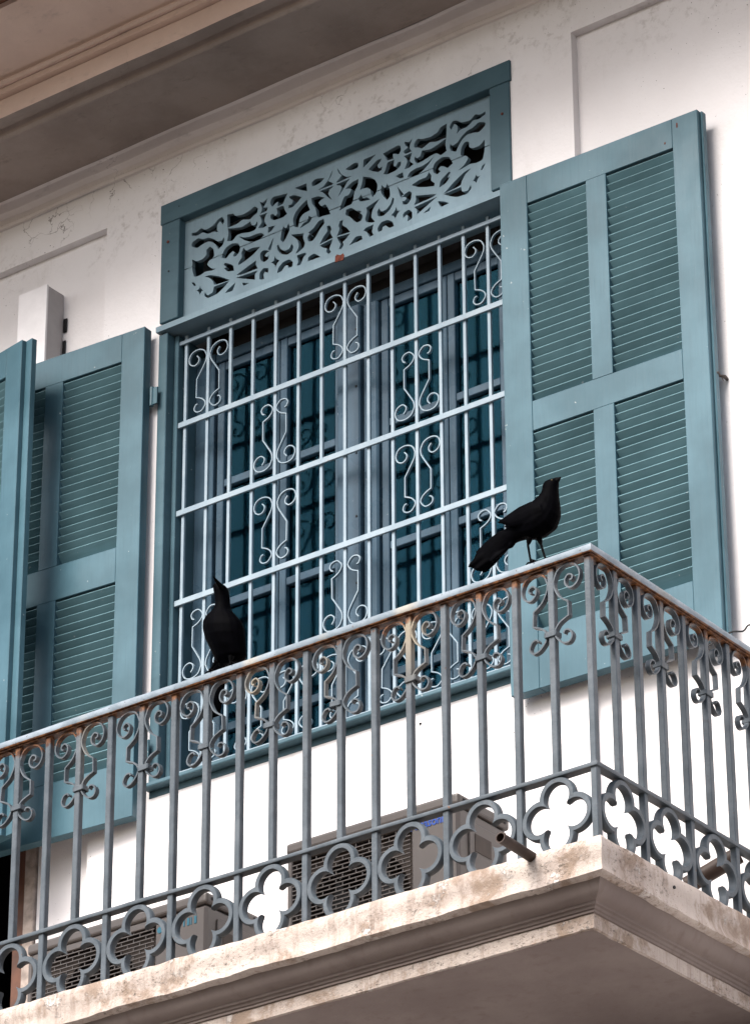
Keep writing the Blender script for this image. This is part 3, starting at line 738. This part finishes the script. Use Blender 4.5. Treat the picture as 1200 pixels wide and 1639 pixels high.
put('sprig', mesh(bm), M_GREEN, wr)

# ------------------------------------------------------------------ air conditioners on the balcony floor
def aircon(label, x0, x1, y0, ztop, dep, fan_frac, text):
    ac = thing('air_conditioner', label, 'air conditioner', ((x0+x1)/2, y0+dep/2, ZT), 0, 'air conditioner outdoor units')
    zb = ZT+0.03
    xg = x0+(x1-x0)*fan_frac           # grille ends, plain panel starts
    bm = bmesh.new()                   # casing: side, back, top and front rim round the grille
    def P(*b): return put(b[0], box_me(*b[1], b[2] if len(b) > 2 else 0.004), b[3] if len(b) > 3 else M_AC, ac)
    put('top_cover', box_me(x0-0.004,x1+0.004,y0-0.006,y0+dep+0.004,ztop-0.045,ztop,0.012,3), M_AC, ac)
    P('front_panel', (xg+0.002,x1-0.001,y0,y0+dep-0.002,zb,ztop-0.047), 0.012)
    P('front_rim', (x0,x0+0.022,y0,y0+dep-0.01,zb,ztop-0.047), 0.004)
    P('front_rim', (x0+0.023,xg,y0,y0+0.02,ztop-0.075,ztop-0.047), 0.003)
    P('front_rim', (x0+0.023,xg,y0,y0+0.02,zb,zb+0.04), 0.003)
    P('lower_trim', (xg+0.02,x1-0.02,y0-0.004,y0+0.002,zb+0.04,zb+0.20), 0.003)
    P('back_panel', (x0+0.023,xg,y0+dep-0.02,y0+dep,zb,ztop-0.047), 0, M_ACD)
    # fan plate with its round opening, fan behind
    cx, cz, rr = (x0+0.02+xg)/2, (zb+0.04+ztop-0.075)/2, 0.5*(ztop-0.075-zb-0.04)*0.94
    bm = bmesh.new(); n = 40; ring = []; rim = []
    hx, hz = (xg-x0-0.024)/2, (ztop-0.075-zb-0.04)/2
    for k in range(n):
        a = 2*math.pi*k/n; c, s = math.cos(a), math.sin(a); q = 1/max(abs(c)/hx, abs(s)/hz)
        ring.append(bm.verts.new((cx+rr*c, y0+0.05, cz+rr*s))); rim.append(bm.verts.new((cx+q*c, y0+0.045, cz+q*s)))
    for k in range(n): bm.faces.new((ring[k], ring[(k+1)%n], rim[(k+1)%n], rim[k]))
    put('fan_plate', mesh(bm), M_ACD, ac)
    fan = None
    bm = bmesh.new(); tube(bm, [(cx,y0+0.07,cz),(cx,y0+0.12,cz)], 0.05, 16)
    fan = put('fan', mesh(bm), M_BLACK, ac)
    for k in range(3):
        bm = bmesh.new(); pts = []
        for a, r_ in ((0,0.05),(0.1,rr*0.9),(1.3,rr*0.9),(1.0,0.05)):
            an = a+k*2.094; pts.append(bm.verts.new((cx+r_*math.cos(an), y0+0.08+0.03*a, cz+r_*math.sin(an))))
        bm.faces.new(pts); put('blade', mesh(bm), M_BLACK, fan)
    bm = bmesh.new(); z = zb+0.043; row = 0     # guard: close horizontal bars tied by short staggered uprights
    while z < ztop-0.077:
        add_box(bm, x0+0.021, xg, y0+0.004, y0+0.009, z-0.0018, z+0.0018)
        x = x0+0.04+(0.03 if row % 2 else 0)
        while x < xg-0.01:
            add_box(bm, x-0.0016, x+0.0016, y0+0.006, y0+0.011, z+0.0018, z+0.0158); x += 0.06
        z += 0.0166; row += 1
    gg = put('fan_guard', mesh(bm), M_AC, ac); gg['kind'] = 'stuff'
    # side of the casing: seam, service cover, screws
    P('side_cover', (x1-0.0005,x1+0.006,y0+0.06,y0+dep-0.05,ztop-0.30,ztop-0.09), 0.003)
    put('side_recess', box_me(x1+0.0062,x1+0.008,y0+0.09,y0+dep-0.12,ztop-0.20,ztop-0.13,0.001), M_ACD, ac)
    for yy in (y0+0.03, y0+dep-0.03):
        put('screw', box_me(-0.001,0.003,-0.006,0.006,-0.006,0.006,0.001), M_BLACK, ac, (x1+0.005,yy,ztop-0.022))
    for xx in (x0+0.1, x1-0.1): P('foot', (xx-0.03,xx+0.03,y0+0.03,y0+dep-0.03,ZT,zb-0.001), 0.003)
    if text == 'word':
        tc = bpy.data.curves.new('word', 'FONT'); tc.body = 'Panasonic'; tc.size = 0.043; tc.extrude = 0.0008; tc.offset = 0.0005
        to = bpy.data.objects.new('t', tc); C.objects.link(to); tm = bpy.data.meshes.new_from_object(to.evaluated_get(bpy.context.evaluated_depsgraph_get())); bpy.data.objects.remove(to)
        tm.materials.clear()
        put('lettering', tm, M_BLUE, ac, (xg+0.004,y0-0.0014,ztop-0.098), (math.pi/2,0,0), (0.98,1.1,1))
    else:
        bm = bmesh.new(); tube(bm, [(xg+0.032,y0-0.002,ztop-0.10),(xg+0.032,y0+0.001,ztop-0.10)], 0.013, 16)
        put('badge', mesh(bm), M_TMARK, ac)
        bm = bmesh.new()
        for k, wd in enumerate((0.006,0.012,0.005,0.012)): add_box(bm, xg+0.145+k*0.017, xg+0.145+k*0.017+wd, y0-0.002, y0+0.001, ztop-0.115, ztop-0.085, 0.001)
        put('badge', mesh(bm), M_TMARK, ac)
    return ac
aircon('warm grey air conditioner with blue lettering standing below the window', -1.757, -0.985, 0.60, 0.375, 0.31, 0.72, 'word')
aircon('warm grey air conditioner with teal badge standing near the door opening', -3.01, -2.135, 0.60, 0.285, 0.31, 0.71, 'mark')

# ------------------------------------------------------------------ drain pipes, black bundle
p1 = at(858,1374,'y',-0.01); tip = Vector((p1.x,-0.215,p1.z+0.005))
dp = thing('drain_pipe', 'brown drain pipe poking out between the front quatrefoils near the corner', 'pipe', tuple(p1), 0, 'drain pipes on the balcony edge')
bm = bmesh.new()
def hollow(bm, a, b, ro, ri, n=16):
    a, b = Vector(a), Vector(b); d = (b-a).normalized(); u = d.cross(Vector((0,0,1))).normalized(); v = d.cross(u)
    R4 = [[bm.verts.new(c+r_*(math.cos(2*math.pi*k/n)*u+math.sin(2*math.pi*k/n)*v)) for k in range(n)] for c, r_ in ((a,ro),(b,ro),(b,ri),(a+(b-a)*0.2,ri))]
    for A, Bq in zip(R4, R4[1:]):
        for k in range(n): bm.faces.new((A[k],A[(k+1)%n],Bq[(k+1)%n],Bq[k]))
    bm.faces.new(R4[0][::-1]); bm.faces.new(R4[3])
hollow(bm, (p1.x,0.10,p1.z-0.012), tip, 0.0185, 0.0155)
put('tube', mesh(bm, smooth=40), M_BROWNP, dp)
a = at(1098,1418,'x',-0.20); b = at(1182,1368,'x',-0.03)
dp2 = thing('drain_pipe', 'thicker brown pipe slanting behind the side quatrefoils', 'pipe', tuple(a), 0, 'drain pipes on the balcony edge')
bm = bmesh.new(); hollow(bm, b, a, 0.031, 0.026); put('tube', mesh(bm, smooth=40), M_BROWNP, dp2)
q = at(437,1478,'y',0.25)
bm = bmesh.new()
for k in range(9):
    pass
loft(bm, [((q.x-0.10+0.025*k, 0.25+0.01*math.sin(k), ZT+0.035+0.012*math.sin(k*0.8)), (0,0,0.05*math.sin(math.pi*(k+0.4)/9.0)+0.004), (0,0.07*math.sin(math.pi*(k+0.4)/9.0)+0.004,0)) for k in range(9)], 14)
bn = put('bundle', mesh(bm, smooth=50), M_BLACK); tag(bn, 'black rounded bundle lying between the two air conditioners', 'bundle')

# ------------------------------------------------------------------ birds
def voxel(o, size, it=2):
    mo = o.modifiers.new('join', 'REMESH'); mo.mode = 'VOXEL'; mo.voxel_size = size; mo.use_smooth_shade = True
    sm = o.modifiers.new('soft', 'SMOOTH'); sm.iterations = it; sm.factor = 0.5
K = 170/1200
def b1(x, y, d=0.0): return at(740+x*K, 750+y*K, 'y', d)
def sect(tp, bt, wd, f):
    a, c = f(*tp), f(*bt); return ((a+c)/2, (a-c)/2, Vector((0,wd,0)))
foot_l = b1(772,1045,-0.012); foot_r = b1(945,980,0.012)
bird1 = thing('black_bird', 'black long-tailed bird standing in profile on the handrail near the corner', 'bird', tuple((foot_l+foot_r)/2), 0, 'black birds on the handrail')
bm = bmesh.new()
loft(bm, [sect(*s, f=b1) for s in (((470,655),(500,680),.004),((540,590),(610,780),.022),((640,500),(700,800),.040),((740,425),(800,800),.050),((830,375),(910,765),.054),((885,320),(1020,680),.052),((905,285),(1082,540),.042),((912,255),(1088,430),.033),((912,220),(1078,320),.027),((915,190),(1074,240),.025),((945,152),(1075,200),.023),((1000,125),(1076,172),.018),((1045,108),(1080,150),.010))])
loft(bm, [sect(*s, f=b1) for s in (((640,600),(700,800),.030),((540,670),(640,815),.026),((430,715),(560,850),.021),((330,775),(470,940),.018),((230,860),(390,1015),.015),((150,970),(320,1070),.012),((95,1075),(230,1140),.010),((75,1105),(190,1165),.006))])
loft(bm, [sect(*s, f=b1) for s in (((560,800),(590,840),.012),((520,850),(560,890),.010),((515,880),(530,908),.004))])
for sgn in (1,-1):
    st = []
    for tp, bt, wd in (((960,440),(990,560),.012),((850,420),(880,640),.016),((720,480),(740,700),.015),((600,560),(620,720),.012),((520,620),(535,680),.007),((468,652),(475,668),.002)):
        c, u, v = sect(tp, bt, wd, b1); st.append((c+Vector((0,-sgn*0.040,0)), u, v))
    loft(bm, st, 12)
for tp, bt, e, o_ in (((430,720),(470,790),(68,1098),.012),((440,760),(490,840),(82,1128),-.010),((450,800),(520,870),(120,1135),.006),((460,830),(530,880),(160,1158),-.006),((480,840),(540,890),(205,1172),.010),((420,700),(450,740),(150,955),.0),((470,860),(530,900),(330,1075),-.010)):
    c, u, v = sect(tp, bt, .006, b1); ed = b1(*e); md = b1((tp[0]+bt[0])/2*0.35+e[0]*0.65, (tp[1]+bt[1])/2*0.35+e[1]*0.65)
    loft(bm, [(c, u, v), (md+Vector((0,o_,0)), u*0.75, v), (md*0.2+ed*0.8+Vector((0,o_,0)), u*0.5, v), (ed+Vector((0,o_,0)), u*0.06, v*0.5)], 8)
bo = put('body', mesh(bm), M_BIRD, bird1); voxel(bo, 0.0036)
bm = bmesh.new(); loft(bm, [sect((1040,105),(1080,158),.009,b1), sect((1075,100),(1098,128),.005,b1), sect((1110,92),(1113,97),.001,b1)], 10); put('beak', mesh(bm, smooth=50), M_BEAK, bird1)
def leg(par, hip, knee, foot, toe):
    bm = bmesh.new(); tube(bm, [hip, hip+(knee-hip)*0.6, knee, foot], [.012,.008,.0045,.0038], 8)
    for dx, dy in ((1,0.25),(1,-0.35),(0.8,-0.9),(-0.9,0)):
        e = foot+Vector((toe*dx, toe*dy, 0)); tube(bm, [foot+Vector((0,0,.004)), foot+(e-foot)*0.55+Vector((0,0,.008)), e+Vector((0,0,-.001)), e+Vector((toe*dx*.15,toe*dy*.15,-.010))], [.0036,.0034,.0026,.0008], 6)
    return put('leg', mesh(bm, smooth=50), M_BEAK, par)
HT = HR+0.039
def on_rail(p): return Vector((p.x, p.y, HT))
leg(bird1, b1(755,790,-0.014), b1(738,870,-0.012), Vector((foot_l.x,-0.012,HT)), 0.026)
leg(bird1, b1(860,780,0.014), b1(885,860,0.012), Vector((foot_r.x,0.012,HT)), 0.026)
for sgn in (1,-1):
    bm = bmesh.new(); bmesh.ops.create_icosphere(bm, subdivisions=2, radius=0.0042); c = b1(1035,150); put('eye', mesh(bm, smooth=60), mat_plain('yellow_eye',(0.05,0.033,0.008),0.2) if sgn == 1 else bpy.data.materials['yellow_eye'], bird1, (c.x, sgn*0.0145, c.z))

K2 = 140/1043
def b2(x, y, d=0.0): return at(290+x*K2, 900+y*K2, 'y', d)
fc = b2(520,1210)
bird2 = thing('black_bird', 'black bird seen front on, beak raised, perched left on the handrail', 'bird', (fc.x,0,HT), 0, 'black birds on the handrail')
def sect2(lf, rt, dp_, yo):
    a, c = b2(*lf), b2(*rt); return ((a+c)/2+Vector((0,yo,0)), (c-a)/2, Vector((0,dp_,0)))
bm = bmesh.new()
loft(bm, [sect2(*s) for s in (((420,1235),(640,1150),.030,.030),((385,1160),(722,1080),.044,.020),((350,1040),(728,980),.055,.010),((315,930),(740,860),.060,.0),((298,820),(742,770),.058,-.006),((305,735),(730,710),.050,-.010),((345,670),(680,645),.040,-.012),((430,600),(612,580),.032,-.012),((452,520),(595,510),.028,-.012),((448,440),(592,430),.028,-.014),((440,370),(590,365),.029,-.017),((440,325),(578,318),.026,-.020),((455,290),(550,288),.018,-.022))])
t0, t1, t2 = b2(480,1180,0.055), b2(440,1450,0.085), b2(390,1850,0.11)
loft(bm, [(t0,(.038,0,0),(0,.02,0)),((t0+t1)/2,(.036,0,0),(0,.014,0)),(t1,(.034,0,0),(0,.010,0)),((t1+t2)/2,(.036,0,0),(0,.008,0)),(t2,(.030,0,0),(0,.004,0))])
bo = put('body', mesh(bm), M_BIRD, bird2); voxel(bo, 0.0036)
bm = bmesh.new()
bk = [b2(485,300,-0.035), b2(440,245,-0.06), b2(405,200,-0.078), b2(383,165,-0.09)]
tube(bm, bk, [.011,.0075,.0045,.0012], 10); put('beak', mesh(bm, smooth=50), M_BEAK, bird2)
fl = b2(330,1290); fr = b2(560,1215)
leg(bird2, b2(430,1180,-0.01), b2(380,1240,-0.012), Vector((fl.x+0.012,-0.012,HT)), 0.024)
leg(bird2, b2(600,1120,-0.01), b2(590,1180,-0.012), Vector((fr.x+0.02,-0.012,HT)), 0.024)
